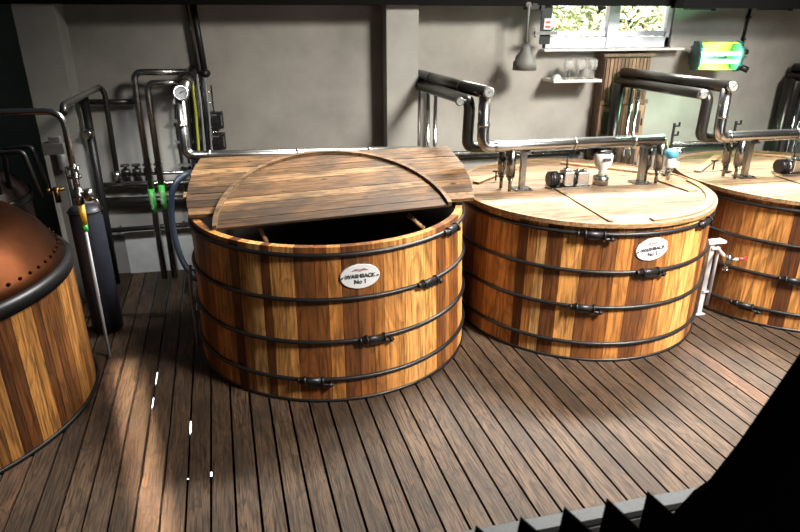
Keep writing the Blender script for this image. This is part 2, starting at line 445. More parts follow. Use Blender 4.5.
# ---- flat lids on washbacks two and three
def flat_lid(cx, cy, label, green=False):
    z0 = 1.206; t = thing('vat_lid', label, 'lid', (cx, cy, z0), 'closed washback lids')
    R = 1.175; I = Matrix.Identity(4)
    mb = MB(); disc_strips(mb, cx, cy, R-.01, -1.15, -.01, 5, z0, z0+.036, I, None, .0015, None, -.30); mb.build('front_left_panel', LIDPALE, t, None, .003)
    mb = MB(); disc_strips(mb, cx, cy, R-.01, -1.15, -.01, 5, z0, z0+.036, I, None, .0015, -.29, None); mb.build('front_right_panel', LIDPALE, t, None, .003)
    mb = MB(); disc_strips(mb, cx, cy, R-.01, .01, 1.18, 8, z0, z0+.03, I, None, .002); mb.build('rear_panel', LIDMID, t, None, .003)
    rs = []
    for i in range(97):
        a = 2*PI*i/96
        rs.append([V((cx+r*math.cos(a), cy+r*math.sin(a), z)) for r, z in ((R-.012, z0), (R+.012, z0), (R+.012, z0+.036), (R-.012, z0+.039))])
    mb = MB(); mb.rings(rs[:-1], False, False, True); mb.build('edge_ring', LIDTRIM, t)
    mb = MB()
    mb.box((cx-.295, cy-.56, z0+.041), (.04, 1.06, .014)); mb.build('centre_batten', LIDOLD, t, None, .003)
    # curved batten along the front right rim, with a straight one inside it
    rs = []
    for i in range(25):
        a = math.radians(-88+85*i/24)
        rs.append([V((cx+r*math.cos(a), cy+r*math.sin(a), z)) for r, z in ((1.09, z0+.037), (1.155, z0+.037), (1.155, z0+.052), (1.09, z0+.052))])
    mb = MB(); mb.rings(rs, True, False); mb.build('rim_batten', LIDTRIM, t)
    mb = MB(); mb.box((cx+.88, cy-.22, z0+.045), (.11, .42, .018), Matrix.Rotation(.12, 3, 'Z')); mb.build('cross_batten', LIDTRIM, t)
    for s in (-1, 1):
        mb = MB(); mb.box((cx+s*.60, cy+.60, z0+.041), (.07, .98, .022), Matrix.Rotation(s*.85, 3, 'Z')); mb.build('rear_batten', LIDTRIM, t)
    mb = MB(); mb.cyl((cx-.75, cy+.32, z0+.04), (cx-.75, cy+.32, z0+.13), .008); mb.box((cx-.75, cy+.32, z0+.135), (.07, .015, .015)); mb.build('lifting_handle', BLACK, t)
    return t
flat_lid(*TC[1], 'pale round plank lid closing the washback with plaque No 2')
flat_lid(*TC[2], 'round plank lid on the washback at the right edge below the lamp')
LZ = 1.245

# ------------------------------------------------------------------ pipework over the washbacks
def gauge(c, ax, parent, r=.05):
    c = V(c); ax = V(ax).normalized()
    mb = MB(); mb.lathe([(r*.72, -.03), (r, -.03), (r*1.05, 0), (r*1.05, .03), (r*.9, .03)], c, 24, ax); g = mb.build('temperature_gauge', STEEL, parent)
    mb = MB(); mb.cyl(c+ax*.03, c+ax*.033, r*.86, None, 24); d = mb.build('dial', DIALM, g)
    Q = V((0,0,1)).rotation_difference(ax).to_matrix()
    mb = MB()
    for k in range(9):
        a = math.radians(-40+k*32.5); p = Q @ V((math.cos(a), math.sin(a), 0)); mb.tube([c+ax*.0345+p*r*.62, c+ax*.0345+p*r*.8], r*.06, 4)
    p = Q @ V((math.cos(.5), math.sin(.5), 0)); mb.tube([c+ax*.035-p*r*.2, c+ax*.035+p*r*.55], r*.08, 4)
    mb.build('dial_marks', INK, g)
def collar(mb, p, ax, r): p = V(p); ax = V(ax).normalized(); mb.cyl(p-ax*.012, p+ax*.012, r*1.07, None, 16)

def pipework(dx, label, full=True, wy=0.0):
    X = lambda x, y, z: V((x+dx, y, z))
    t = thing('insulated_pipework', label, 'pipe', X(1.6, 6.8, 0), 'insulated pipe runs over the washbacks')
    r = .053
    # upper run: wall -> forward -> down -> over the lid
    mb = MB(); mb.path([X(1.62, 6.92-wy, 2.145), X(1.825, 5.2, 2.135)], r+.003); mb.path([X(1.62, 6.88-wy, 2.145), X(1.62, 6.88-wy, 0.0)], .02, .05)
    collar(mb, X(1.665, 6.5, 2.143), (.12, -1, 0), r); collar(mb, X(1.76, 5.7, 2.137), (.12, -1, 0), r)
    u = mb.build('upper_run', DKSTEEL, t); u['label'] = 'dark upper pipe running forward from the wall'
    gauge(X(1.828, 5.17, 2.135), (-.12, -1, .25), t, .047)
    mb = MB(); mb.path([X(1.818, 5.22, 2.12), X(1.812, 5.2, 1.664), X(3.60 if full else 2.6, 5.2, 1.662)], r, .09)
    collar(mb, X(1.814, 5.205, 1.86), (0,0,1), r); collar(mb, X(1.93, 5.2, 1.664), (1,0,0), r); collar(mb, X(2.7, 5.2, 1.663), (1,0,0), r); collar(mb, X(3.3, 5.2, 1.662), (1,0,0), r)
    mb.build('steel_run', STEEL, t)
    mb = MB(); mb.path([X(1.585, 6.92-wy, 2.045), X(1.715, 5.32, 2.05), X(1.705, 5.32, 1.64), X(3.55, 5.32, 1.64)], r-.001, .08)
    lw = mb.build('lower_run', DKSTEEL, t); lw['label'] = 'dark return pipe below the upper run'
    mb = MB(); mb.cyl(X(1.69, 5.33, 2.05), X(1.61, 5.3, 2.05), .02); mb.build('gauge_arm', DKSTEEL, t)
    gauge(X(1.60, 5.26, 2.06), (-.1, -1, .1), t, .036)
    mb = MB(); mb.path([X(1.545, 6.86-wy, 2.03), X(1.545, 6.86-wy, 0)], .065, .1, 16); rz = mb.build('fat_riser', DKSTEEL, t)
    mb = MB(); mb.cyl(X(1.715, 6.84-wy, 2.05), X(1.715, 6.84-wy, 0), .024, None, 12); mb.build('riser', CHROME, t)
    mb = MB(); mb.cyl(X(1.80, 6.84-wy, 2.05), X(1.80, 6.84-wy, 0), .024, None, 12); mb.path([X(1.80, 6.84-wy, 2.04), X(1.68, 6.5, 2.05)], .02); mb.build('riser', CHROME, t)
    if full:
        for x, y, zz in ((2.055, 5.32, 1.62), (2.095, 5.2, 1.64), (3.56, 5.32, 1.62), (3.60, 5.2, 1.662)):
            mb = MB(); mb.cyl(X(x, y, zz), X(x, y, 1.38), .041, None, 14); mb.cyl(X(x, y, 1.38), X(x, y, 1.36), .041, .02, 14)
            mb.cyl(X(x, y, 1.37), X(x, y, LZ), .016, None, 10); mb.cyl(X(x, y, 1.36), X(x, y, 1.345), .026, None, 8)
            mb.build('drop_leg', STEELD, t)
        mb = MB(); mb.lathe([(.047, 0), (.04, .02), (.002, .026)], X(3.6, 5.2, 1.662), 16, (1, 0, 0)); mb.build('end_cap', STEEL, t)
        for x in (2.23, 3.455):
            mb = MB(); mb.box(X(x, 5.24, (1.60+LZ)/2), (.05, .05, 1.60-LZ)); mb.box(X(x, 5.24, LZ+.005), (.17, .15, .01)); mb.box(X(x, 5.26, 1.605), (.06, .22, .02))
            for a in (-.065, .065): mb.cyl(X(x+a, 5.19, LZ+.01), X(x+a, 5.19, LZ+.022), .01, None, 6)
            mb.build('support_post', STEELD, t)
    return t
pipework(0, 'insulated steel pipework over the washback with plaque No 2, gauge facing out')
pipework(2.385, 'insulated steel pipework rising before the cabinet and running over the right-edge washback', True, .20)
pipework(4.87, 'insulated pipework whose pair of pipe ends shows at the right edge below the lamp', True)

# pipework of washback one
t = thing('insulated_pipework', 'steel pipework behind the open washback with gauge at upper left', 'pipe', (-1.3, 6.75, 0), 'insulated pipe runs over the washbacks')
for nm, (bx, by), (tx, ty), (ex, ey) in (('a', (165, 278), (140, 72), (186, 72)), ('b', (174.5, 278), (150, 83), (184, 82.5))):
    b = atz(bx, by, 0); Yp = b.y if nm == 'a' else 6.75; sh = .075 if nm == 'a' else .045; tp = aty(tx, ty, 6.75); e = aty(ex, ey, 6.75)
    mb = MB(); mb.path([V((tp.x-sh, 6.75, 0)), V((tp.x-sh+.01, 6.75, tp.z)), V((e.x, 6.75, e.z))], .032, .09); o = mb.build('wall_riser', STEEL if nm == 'a' else STEEL, t)
    lp = aty(154 if nm == 'a' else 164, 202 if nm == 'a' else 198, 6.70)
    mb = MB(); mb.lathe([(.0345, -.13), (.0345, .13)], (tp.x-sh+.003, 6.75, lp.z), 16); mb.lathe([(.03, .13), (.0345, .13), (.0345, .135)], (tp.x-sh+.003, 6.75, lp.z), 16)
    l = mb.build('pipe_label', GREENL, o); l['label'] = 'green flow label with white writing'
    M = Matrix((V((0,0,-1)), V((1,0,0)), V((0,-1,0)))).transposed().to_4x4(); M.translation = V((tp.x-sh+.003, 6.7135, lp.z))
    text_mesh('Return' if nm == 'a' else 'Supply', .058, M, 'label_lettering', WHITE, l, (1.0, .8))
g0, g1 = aty(190, 73, 6.75), aty(181.5, 93, 5.98)
mb = MB(); mb.path([g0+V((0, .15, 0)), g1], .058, .1, 16); collar(mb, g0*.4+g1*.6, g1-g0, .06); collar(mb, g0*.7+g1*.3, g1-g0, .06); mb.build('upper_run', DKSTEEL, t)
gauge(g1+V((0, -.02, 0)), (.02, -1, .3), t, .066)
p1 = V((-.835, 5.98, 1.535)); pe = aty(420, 150.5, 5.98)
mb = MB(); mb.path([V((g1.x-.025, 6.02, g1.z-.01)), V((p1.x+.005, 5.98, p1.z)), pe], .046, .09); collar(mb, (-.833, 5.985, 1.82), (0,0,1), .046); collar(mb, (-.62, 5.98, 1.538), (1,0,0), .046)
for q in (.2, .9): collar(mb, (q, 5.98, 1.54+(pe.z-1.54)*(q+.79)/(pe.x+.79)), (1,0,0), .046)
mb.build('steel_run', STEEL, t)
for q in (-.60, 1.40):
    mb = MB(); mb.box((q, 6.03, .77), (.04, .04, 1.5)); mb.build('support_post', GREYMET, t)

# ------------------------------------------------------------------ instruments on the lids
def valve_motor(x, y, label):
    t = thing('lid_motor', label, 'motor', (x, y, LZ), 'drive motors on the lids')
    z = LZ+.085
    mb = MB(); mb.box((x+.02, y, LZ+.008), (.40, .16, .016)); mb.build('base_plate', STEEL, t)
    mb = MB(); mb.cyl((x-.19, y, z), (x-.10, y, z), .066, None, 20)
    for k in range(4): mb.cyl((x-.18+k*.022, y, z), (x-.172+k*.022, y, z), .072, None, 20)
    mb.build('fan_cover', BLACK, t)
    mb = MB(); mb.cyl((x-.10, y, z), (x-.055, y, z), .058, None, 18); mb.build('end_bell', STEEL, t)
    mb = MB(); mb.box((x-.005, y, z+.005), (.10, .13, .135)); mb.box((x-.005, y, z+.085), (.06, .06, .03)); mb.box((x-.005, y, LZ+.03), (.12, .09, .03)); mb.build('motor_body', STEEL, t, None, .012)
    mb = MB(); mb.cyl((x+.04, y, z), (x+.085, y, z), .05, None, 16); mb.build('coupling', BLACK, t)
    mb = MB(); mb.box((x+.14, y, z+.005), (.12, .13, .12)); mb.cyl((x+.11, y, z+.06), (x+.11, y, z+.085), .02); mb.cyl((x+.17, y, z+.06), (x+.17, y, z+.085), .02); mb.box((x+.14, y, LZ+.03), (.13, .1, .03)); mb.build('gear_case', STEEL, t, None, .012)
    mb = MB(); mb.path([(x+.0, y+.02, z+.09), (x+.01, y+.05, z+.2), (x+.12, y+.1, z+.22), (x+.12, y+.10, 1.63)], .009, .06, 8); mb.build('power_cable', BLACK, t)
m0 = atz(563, 187, LZ); valve_motor(m0.x+.03, m0.y, 'ribbed steel motor lying on the lid of washback No 2')
m1 = atz(780, 170, LZ); valve_motor(m1.x, 5.26, 'ribbed steel motor on the lid at the right edge')
p = atz(600, 184, LZ); x, y = p.x, p.y
t = thing('level_sensor', 'white funnel shaped sensor with black cap beside the motor', 'sensor', (x, y, LZ))
mb = MB(); mb.lathe([(.075, 0), (.075, .075), (.055, .085)], (x, y, LZ), 20); mb.build('flange_base', STEEL, t)
mb = MB(); mb.lathe([(.03, .085), (.03, .13), (.085, .20), (.09, .285), (.07, .305)], (x, y, LZ), 24); mb.build('funnel_body', WHITE, t)
mb = MB(); mb.lathe([(.072, .305), (.07, .325), (.03, .335)], (x, y, LZ), 20); mb.cyl((x+.07, y+.03, LZ+.25), (x+.14, y+.06, LZ+.28), .035, .03); mb.box((x-.05, y+.1, LZ+.31), (.11, .08, .1)); mb.build('sensor_cap', BLACK, t, None, .006)
mb = MB(); mb.box((x-.005, y-.088, LZ+.255), (.07, .012, .03)); mb.build('display_window', INK, t)
mb = MB(); mb.path([(x+.13, y+.06, LZ+.28), (x+.18, y+.1, LZ+.36), (x+.2, y+.13, 1.65)], .008, .05, 8); mb.build('sensor_cable', BLACK, t)
p = atz(667, 181, LZ); x, y = p.x, p.y
t = thing('pressure_transmitter', 'blue topped white transmitter on a thin rod between the two closed lids', 'sensor', (x, y, LZ))
mb = MB(); mb.cyl((x, y, LZ), (x, y, LZ+.12), .018, None, 12); mb.cyl((x, y, LZ), (x, y, LZ+.012), .045, None, 16); mb.cyl((x, y, LZ+.10), (x, y, LZ+.13), .03, None, 8); mb.build('stem', STEEL, t)
mb = MB(); mb.lathe([(.03, .13), (.05, .145), (.05, .22), (.035, .235)], (x, y, LZ), 18); mb.box((x+.05, y-.02, LZ+.17), (.05, .05, .05)); mb.build('housing', WHITE, t, None, .004)
mb = MB(); mb.lathe([(.04, .235), (.06, .245), (.06, .30), (.04, .315)], (x, y, LZ), 18); mb.build('cap', BLUE, t)
mb = MB(); mb.cyl((x+.05, y, LZ+.28), (x+.1, y-.01, LZ+.29), .028, .028, 12); mb.build('cable_gland', STEEL, t)
mb = MB(); mb.path([(x-.02, y+.03, LZ+.3), (x-.05, y+.06, LZ+.42), (x-.15, y+.06, LZ+.45), (x-.2, y+.03, 1.64)], .006, .05, 8); mb.build('signal_cable', YGC, t)
for px, py, hk, lab in ((671, 140, 2, 'black hooked bracket standing at the end of the middle steel pipe'), (733, 134, 1, 'black hooked bracket behind the right-hand steel pipe')):
    Yh = 5.48; b = aty(px, py, Yh); tp = aty(px+4, py-17 if hk == 2 else py-13, Yh)
    mb = MB(); x = b.x+.01; mb.box((x, Yh, (LZ+tp.z)/2), (.022, .014, tp.z-LZ))
    mb.box((x, Yh, LZ+.005), (.08, .08, .01))
    for k in range(hk):
        zt = tp.z-.03-k*.09; mb.box((x+.035, Yh, zt), (.055, .014, .016)); mb.box((x+.056, Yh, zt+.017), (.014, .014, .04))
    tag(mb.build('hook_bracket', BLACK, None, (x, Yh, LZ)), lab, 'bracket', 'hook brackets behind the pipes')

# ------------------------------------------------------------------ copper still, left
sx, sy = -2.765, 4.465
t = thing('copper_still', 'copper domed still with black rim and wooden stave jacket at left edge', 'still', (sx, sy, 0))
mb = MB(); body_staves(mb, sx, sy, 1.2, 1.2, 1.0, .04, 104, 0.0, .3); mb.build('stave_jacket', STILLW, t)
mb = MB(); mb.lathe([(1.16, 1.0), (1.212, 1.0), (1.212, 1.075), (1.18, 1.10), (1.16, 1.10)], (sx, sy, 0), 96, closed=True); mb.build('rim_band', BAND, t)
mb = MB(); mb.lathe([(1.205, 0), (1.22, 0), (1.22, .03), (1.205, .03)], (sx, sy, 0), 96, closed=True); mb.build('dark_base_ring', BLACK, t)
prof = [(1.175, 1.10), (1.13, 1.16), (1.06, 1.28), (.94, 1.40), (.78, 1.50), (.6, 1.56), (.45, 1.59)]
mb = MB(); mb.lathe([(1.15, .95)]+prof+[(.4, 1.595)], (sx, sy, 0), 96); mb.build('dome', COPPER, t)
mb = MB(); mb.lathe([(.46, 1.58), (.50, 1.58), (.50, 1.66), (.42, 1.72), (.001, 1.76)], (sx, sy, 0), 48, cap=False); mb.build('neck', COPPER, t)
rv = None
for k in range(72):
    a = 2*PI*k/72
    if rv is None:
        mb = MB(); mb.sphere((sx, sy, 0), .012, 6); rv = mb.build('rivet', COPPER, t); r_ = rv
    else: r_ = rv.copy(); COL.objects.link(r_); r_.parent = t
    r_.location = (1.133*math.cos(a), 1.133*math.sin(a), 1.165)
# darker vessel standing behind it
bx, by = -3.05, 6.35
t = thing('copper_still', 'dark copper vessel with a black hatch frame behind the domed still', 'still', (bx, by, 0))
mb = MB(); mb.lathe([(.64, 0), (.64, 1.14), (.61, 1.22), (.50, 1.32), (.36, 1.40), (.001, 1.45)], (bx, by, 0), 48, cap=False); mb.build('vessel_body', plain('dark_copper', (.02, .009, .006), .75, .1, .5, .3, 6), t)
mb = MB(); mb.lathe([(.64, 1.08), (.665, 1.08), (.665, 1.15), (.64, 1.15)], (bx, by, 0), 48, closed=True); mb.build('rim_band', BAND, t)
mq = aty(24, 178, 6.1)
for dy in (0, .22):
    mb = MB(); mb.path([(mq.x-.19, by-.35+dy, 1.25), (mq.x-.16, by-.35+dy, 1.62), (mq.x+.08, by-.35+dy, 1.63), (mq.x+.14, by-.35+dy, 1.2)], .022, .05, 8); mb.build('hatch_frame', BLACK, t)
mb = MB(); vx_ = mq.x+.30; mb.cyl((vx_, by-.4, 1.16), (vx_, by-.4, 1.30), .025); mb.cyl((vx_-.07, by-.4, 1.28), (vx_+.07, by-.4, 1.28), .014); mb.sphere((vx_-.07, by-.4, 1.27), .03); mb.build('brass_valve', BRASS, t)

# ------------------------------------------------------------------ left pipes, post, drum
c0 = aty(62, 111, 5.03)
t = thing('steam_pipe', 'thin steel pipe with valves and yellow sleeve descending to the floor beside the still', 'pipe', (-1.55, 5.03, 0))
mb = MB(); mb.path([(-3.9, 5.03, c0.z+.02), (c0.x, 5.03, c0.z), (-1.542, 5.03, 1.25)], .024, .12); mb.build('upper_pipe', STEEL, t)
mb = MB(); mb.cyl((-1.542, 5.03, 1.26), (-1.556, 5.03, 0), .0125, None, 12); o = mb.build('lower_pole', POLE, t); o['label'] = 'pale thin lower length of the pipe'
mb = MB(); mb.cyl((-1.541, 5.03, 1.375), (-1.541, 5.03, 1.215), .028, .024, 14); mb.build('yellow_sleeve', YEL, t)
mb = MB(); mb.cyl((-1.541, 5.03, 1.215), (-1.541, 5.03, 1.16), .021, None, 12); mb.build('green_tape', GREENL, t)
za = aty(77, 172, 5.03).z; zb = aty(82, 196, 5.03).z
mb = MB()
for dz in (-.035, .035): mb.cyl((-1.541, 5.03, za+dz-.01), (-1.541, 5.03, za+dz+.01), .05, None, 16)
for s in (-1, 1): mb.cyl((-1.541+s*.04, 5.0, za-.05), (-1.541+s*.04, 5.0, za+.05), .008, None, 6)
mb.build('flange', STEEL, t)
mb = MB(); mb.sphere((-1.541, 5.03, zb), .045, 12); mb.cyl((-1.541, 5.03, zb-.06), (-1.541, 5.03, zb+.06), .034, None, 10); mb.cyl((-1.541, 5.03, zb), (-1.46, 5.0, zb+.03), .02); mb.cyl((-1.46, 5.0, zb+.06), (-1.46, 5.0, zb-.03), .035, .03, 12); mb.path([(-1.46, 5.0, zb-.02), (-1.40, 4.98, zb-.02), (-1.38, 4.98, zb-.14)], .011, .03, 8); mb.build('ball_valve', STEEL, t)
q0, q1, q2 = aty(95, 87, 6.6), aty(104, 92, 6.6), aty(118, 183, 6.6)
t = thing('branch_pipe', 'bent dark pipe reaching back to the wall and down to the valve row', 'pipe', (q2.x, 6.6, 0))
mb = MB(); mb.path([(c0.x, 5.05, c0.z-.02), (c0.x-.01, 5.12, c0.z+.03), (q0.x+.04, 6.6, q0.z), (q2.x+.02, 6.62, q0.z-.06), (q2.x, 6.62, q2.z)], .026, .07); mb.build('pipe_run', DKSTEEL, t)
mb = MB(); mb.cyl((q2.x, 6.62, q2.z+.12), (q2.x, 6.62, q2.z+.02), .035); mb.cyl((q2.x, 6.62, q2.z+.05), (q2.x, 6.55, q2.z+.05), .02); mb.build('pipe_union', STEEL, t)
# black conduit beside the left pilaster
b0, b1 = aty(84, 97, 6.72), aty(102, 207, 6.72)
t = thing('black_conduit', 'black upright conduit with shiny valve against the left pilaster', 'pipe', (b0.x, 6.72, 0))
mb = MB(); mb.cyl((b1.x, 6.72, 0), (b0.x, 6.72, b0.z), .04, None, 12); mb.build('conduit_pipe', BLACK, t)
z = aty(88, 133, 6.7).z; mb = MB(); mb.sphere((b0.x-.005, 6.66, z), .055, 12); mb.cyl((b0.x-.005, 6.68, z), (b0.x-.005, 6.58, z), .03); mb.build('valve_cap', STEEL, t)
# horizontal wall pipes
for i, (pa, pb, r, lab, m) in enumerate((((80, 102), (140, 102), .03, 'topmost dark wall pipe between the left pilaster and the risers', DKSTEEL),
        ((100, 185.5), (196, 182), .032, 'pale wall pipe carrying the valve row behind the risers', STEEL), ((100, 202), (196, 198.5), .045, 'thick dark wall pipe just below the valve row', DKSTEEL),
        ((104, 231), (196, 224), .028, 'lowest thin wall pipe above the floor at left', DKSTEEL))):
    a, b = aty(*pa, 6.88), aty(*pb, 6.88); mb = MB(); mb.cyl(a, b, r, None, 14)
    for q in (.15, .85): c = a.lerp(b, q); mb.cyl(c, c+V((0, .12, 0)), .012, None, 8)
    tag(mb.build('wall_pipe', m, None, a), lab, 'pipe', 'horizontal wall pipes at left')
a = aty(126, 172, 6.82)
t = thing('valve_row', 'dark row of valves on the pale wall pipe left of the risers', 'valve', a)
for k in range(4):
    c = a+V((k*.11, 0, 0)); mb = MB(); mb.cyl(c-V((.04,0,0)), c+V((.04,0,0)), .035, None, 10); mb.cyl(c, c+V((0,0,.07)), .02); mb.cyl(c+V((0,0,.06)), c+V((0,0,.08)), .045, None, 12); mb.cyl(c, c-V((0,0,.09)), .016); mb.build('valve', DKSTEEL, t)
mb = MB(); mb.cyl(a-V((.08, 0, .03)), a+V((.75, 0, -.03)), .018); mb.build('manifold', STEEL, t)
# drum
t = thing('gas_cylinder', 'dark blue grey upright cylinder on the deck behind the thin pipe', 'cylinder', (-1.69, 5.6, 0))
mb = MB(); mb.lathe([(.12, 0), (.135, .02), (.135, 1.16), (.12, 1.20), (.001, 1.22)], (-1.69, 5.6, 0), 32, cap=False); mb.build('shell', GASM, t)
mb = MB(); mb.torus((-1.69, 5.6, 1.17), .137, .008, 32, 6); mb.build('top_ring', BLACK, t)
# grey strut post with control box
pp = aty(56, 160, 6.3)
t = thing('strut_post', 'light grey metal post with cable and control box behind the still', 'post', (-2.06, 6.3, 0))
mb = MB(); mb.box((-2.06, 6.3, .78), (.085, .05, 1.56)); mb.box((-2.06, 6.3, .01), (.15, .12, .02)); mb.build('post', GREYMET, t)
mb = MB(); mb.path([(-1.985, 6.27, 1.6), (-1.975, 6.27, 1.1), (-1.98, 6.26, .6), (-1.97, 6.27, 0.02)], .018, .1, 8); mb.build('cable', BLACK, t)
cb = aty(55, 148, 6.26)
mb = MB(); mb.box((cb.x, 6.26, cb.z), (.19, .12, .11)); mb.box((cb.x+.02, 6.25, cb.z+.08), (.1, .08, .06)); mb.cyl((cb.x+.05, 6.22, cb.z-.05), (cb.x+.05, 6.22, cb.z-.2), .045); mb.build('control_box', GREYMET, t, None, .006)

# vertical cable tray with cables
t = thing('cable_tray', 'upright wire tray of cables behind the upper left gauge', 'cable tray', (-.62, 6.9, 0), 'wire cable trays on the wall')
for x in (-.73, -.62):
    mb = MB(); mb.cyl((x, 6.9, 2.08), (x, 6.9, .05), .009, None, 8); mb.build('tray_rail', STEEL, t)
mb = MB()
for k in range(19): mb.cyl((-.73, 6.9, .12+k*.105), (-.62, 6.9, .12+k*.105), .007, None, 6)
mb.build('tray_rungs', STEEL, t)
yc = [aty(193, 88, 6.8), aty(196, 115, 6.8), aty(199, 150, 6.8)]
mb = MB(); mb.path([yc[0]+V((0, .08, .12)), yc[0], yc[1], yc[2], (yc[2].x-.03, 6.8, .6), (yc[2].x, 6.8, 0.0)], .015, .1, 8); o = mb.build('cable', YGC, t); o['label'] = 'bright yellow green earth cable'
for k, (dx_, m) in enumerate(((.045, GREYCAB), (.085, BLACK), (-.045, BLACK), (.12, GREYCAB), (-.09, BLACK))):
    mb = MB(); mb.path([(yc[0].x+dx_, 6.86, 2.2), (yc[1].x+dx_+.01, 6.84, 1.8), (yc[2].x+dx_, 6.86, 1.3), (yc[2].x+dx_-.01, 6.86, 0)], .014, .1, 8); mb.build('cable', m, t)
t = thing('cable_bundle', 'loose black cables with clips on the wall left of the upper left gauge pipe', 'cable', (-.95, 6.92, 0))
for k in range(5):
    x = -1.0+k*.045; mb = MB(); mb.path([(x+.03, 6.93, 2.12-k*.03), (x, 6.92, 1.9), (x+random.uniform(-.03, .05), 6.91, 1.6), (x+random.uniform(-.03, .03), 6.92, 1.3), (x, 6.93, .02)], .013, .1, 8); mb.build('cable', BLACK, t)
for z in (1.98, 1.72, 1.5, 1.25):
    mb = MB(); mb.box((-.92, 6.905, z), (.27, .03, .028)); mb.build('clip', GREYMET, t)
mb = MB(); mb.cyl((-.985, 6.90, 1.93), (-.985, 6.84, 1.93), .035, .03, 14); mb.build('white_sensor', WHITE, t)
t = thing('ceiling_conduit', 'black conduit dropping from the ceiling beam to the upright cable tray', 'conduit', (-.69, 6.9, 2.2))
mb = MB(); mb.cyl((-.665, 6.9, 2.2), (-.705, 6.9, 2.86), .033, None, 12); mb.cyl((-.735, 6.92, 2.2), (-.77, 6.92, 2.86), .008, None, 8); mb.build('tube', BLACK, t)
mb = MB(); mb.sphere((-.665, 6.88, 2.2), .06, 10, (1, 1, .8)); mb.build('junction', BLACK, t)
for (px, py), lab in (((216, 120), 'upper black junction box right of the upright cable tray'), ((218.5, 141), 'lower black junction box right of the upright cable tray')):
    c = aty(px, py, 6.9); t = thing('junction_box', lab, 'electrical box', c, 'black junction boxes')
    mb = MB(); mb.box(c, (.15, .1, .17)); mb.build('case', BLACK, t, None, .008)
    mb = MB(); mb.box(c+V((-.02, -.055, .0)), (.07, .02, .07)); mb.build('cover', BLACK, t, None, .004)
    mb = MB(); mb.box(c+V((-.02, -.055, .06)), (.07, .015, .015)); mb.box(c+V((.06, -.053, 0)), (.012, .01, .11)); mb.build('label_strip', GREYMET, t)
# blue hose
hp = [aty(x, y, Yh) for x, y, Yh in ((192, 172, 6.3), (179, 177, 6.15), (172, 190, 6.1), (171, 212, 6.1), (174, 235, 6.05), (182, 262, 5.95), (196, 280, 5.8))]
mb = MB(); mb.path(hp+[V((hp[-1].x+.12, 5.72, hp[-1].z+.02))], .03, .12, 10); tag(mb.build('rubber_hose', HOSE, None, hp[-1]), 'dark blue rubber hose looping down beside the open washback', 'hose')
mb = MB(); a = atz(207, 352, .0); b = aty(198, 262, 5.03)
mb.path([(TC[0][0]-1.2, 4.98, .82), (TC[0][0]-1.225, 4.98, .6), (TC[0][0]-1.225, 4.98, .06)], .014, .05, 8); tag(mb.build('sight_tube', GREYCAB, None, (TC[0][0]-1.2, 4.98, 0)), 'thin grey braided tube down the left side of washback No 1', 'hose')

# wall cable tray, horizontal
for x0, x1, lab in ((1.9, 3.74, 'level wire mesh tray along the wall left of the brown cabinet'), (4.48, 6.0, 'level wire mesh tray along the wall right of the brown cabinet')):
    t = thing('cable_tray', lab, 'cable tray', (x0, 6.9, 1.2), 'wire cable trays on the wall')
    for z in (1.20, 1.27):
        mb = MB(); mb.cyl((x0, 6.88, z), (x1, 6.88, z), .007, None, 6); mb.build('tray_wire', STEEL, t)
    mb = MB()
    for k in range(int((x1-x0)/.08)):
        x = x0+.04+k*.08; mb.cyl((x, 6.88, 1.20), (x, 6.88, 1.27), .005, None, 5); mb.cyl((x, 6.88, 1.20), (x, 6.98, 1.20), .005, None, 5)
    mb.build('tray_mesh', STEEL, t)
    for x in (x0+.1, x1-.1):
        mb = MB(); mb.box((x, 6.95, 1.185), (.03, .1, .03)); mb.build('wall_bracket', STEEL, t)
    for k, m in enumerate((BLACK, GREYCAB, BLACK)):
        mb = MB(); mb.cyl((x0, 6.90+.027*k, 1.217), (x1, 6.90+.027*k, 1.217), .012, None, 8); mb.build('cable', m, t)

# ------------------------------------------------------------------ tap stand
TY = 4.765; b = V((4.005, TY, 0))
t = thing('tap_stand', 'steel tap stand with red handle between the second and third washbacks', 'tap', b)
zt = aty(708, 243, TY).z
mb = MB(); mb.box((b.x, TY, zt/2), (.05, .05, zt)); mb.box((b.x, TY, .005), (.1, .1, .01)); mb.build('post', POLE, t)
mb = MB(); mb.box((b.x+.03, TY, zt+.012), (.19, .09, .024)); mb.build('top_plate', WHITE, t)
vx = aty(728, 259, 4.52); vy = 4.52
mb = MB(); mb.path([(b.x+.06, TY-.03, .1), (b.x+.06, TY-.03, zt-.05), (vx.x, vy, zt-.09), (vx.x, vy, vx.z)], .016, .08, 10)
for z in (.25, .7): mb.box((b.x+.03, TY-.015, z), (.09, .05, .02))
mb.build('tap_pipe', POLE, t)
mb = MB(); mb.cyl((vx.x, vy, vx.z+.04), (vx.x, vy, vx.z-.05), .03, None, 12); mb.cyl((vx.x-.04, vy, vx.z), (vx.x+.05, vy, vx.z), .024); mb.cyl((vx.x, vy, vx.z-.05), (vx.x, vy, vx.z-.1), .016); mb.cyl((vx.x, vy, vx.z-.095), (vx.x, vy, vx.z-.115), .03, None, 12); v = mb.build('ball_valve', STEEL, t)
mb = MB(); mb.cyl((vx.x+.03, vy-.01, vx.z), (vx.x+.10, vy-.02, vx.z-.005), .014, .012); mb.build('lever', WHITE, v)
mb = MB(); mb.cyl((vx.x+.09, vy-.02, vx.z-.004), (vx.x+.18, vy-.025, vx.z+.004), .015, .013); mb.build('handle_grip', RED, v)

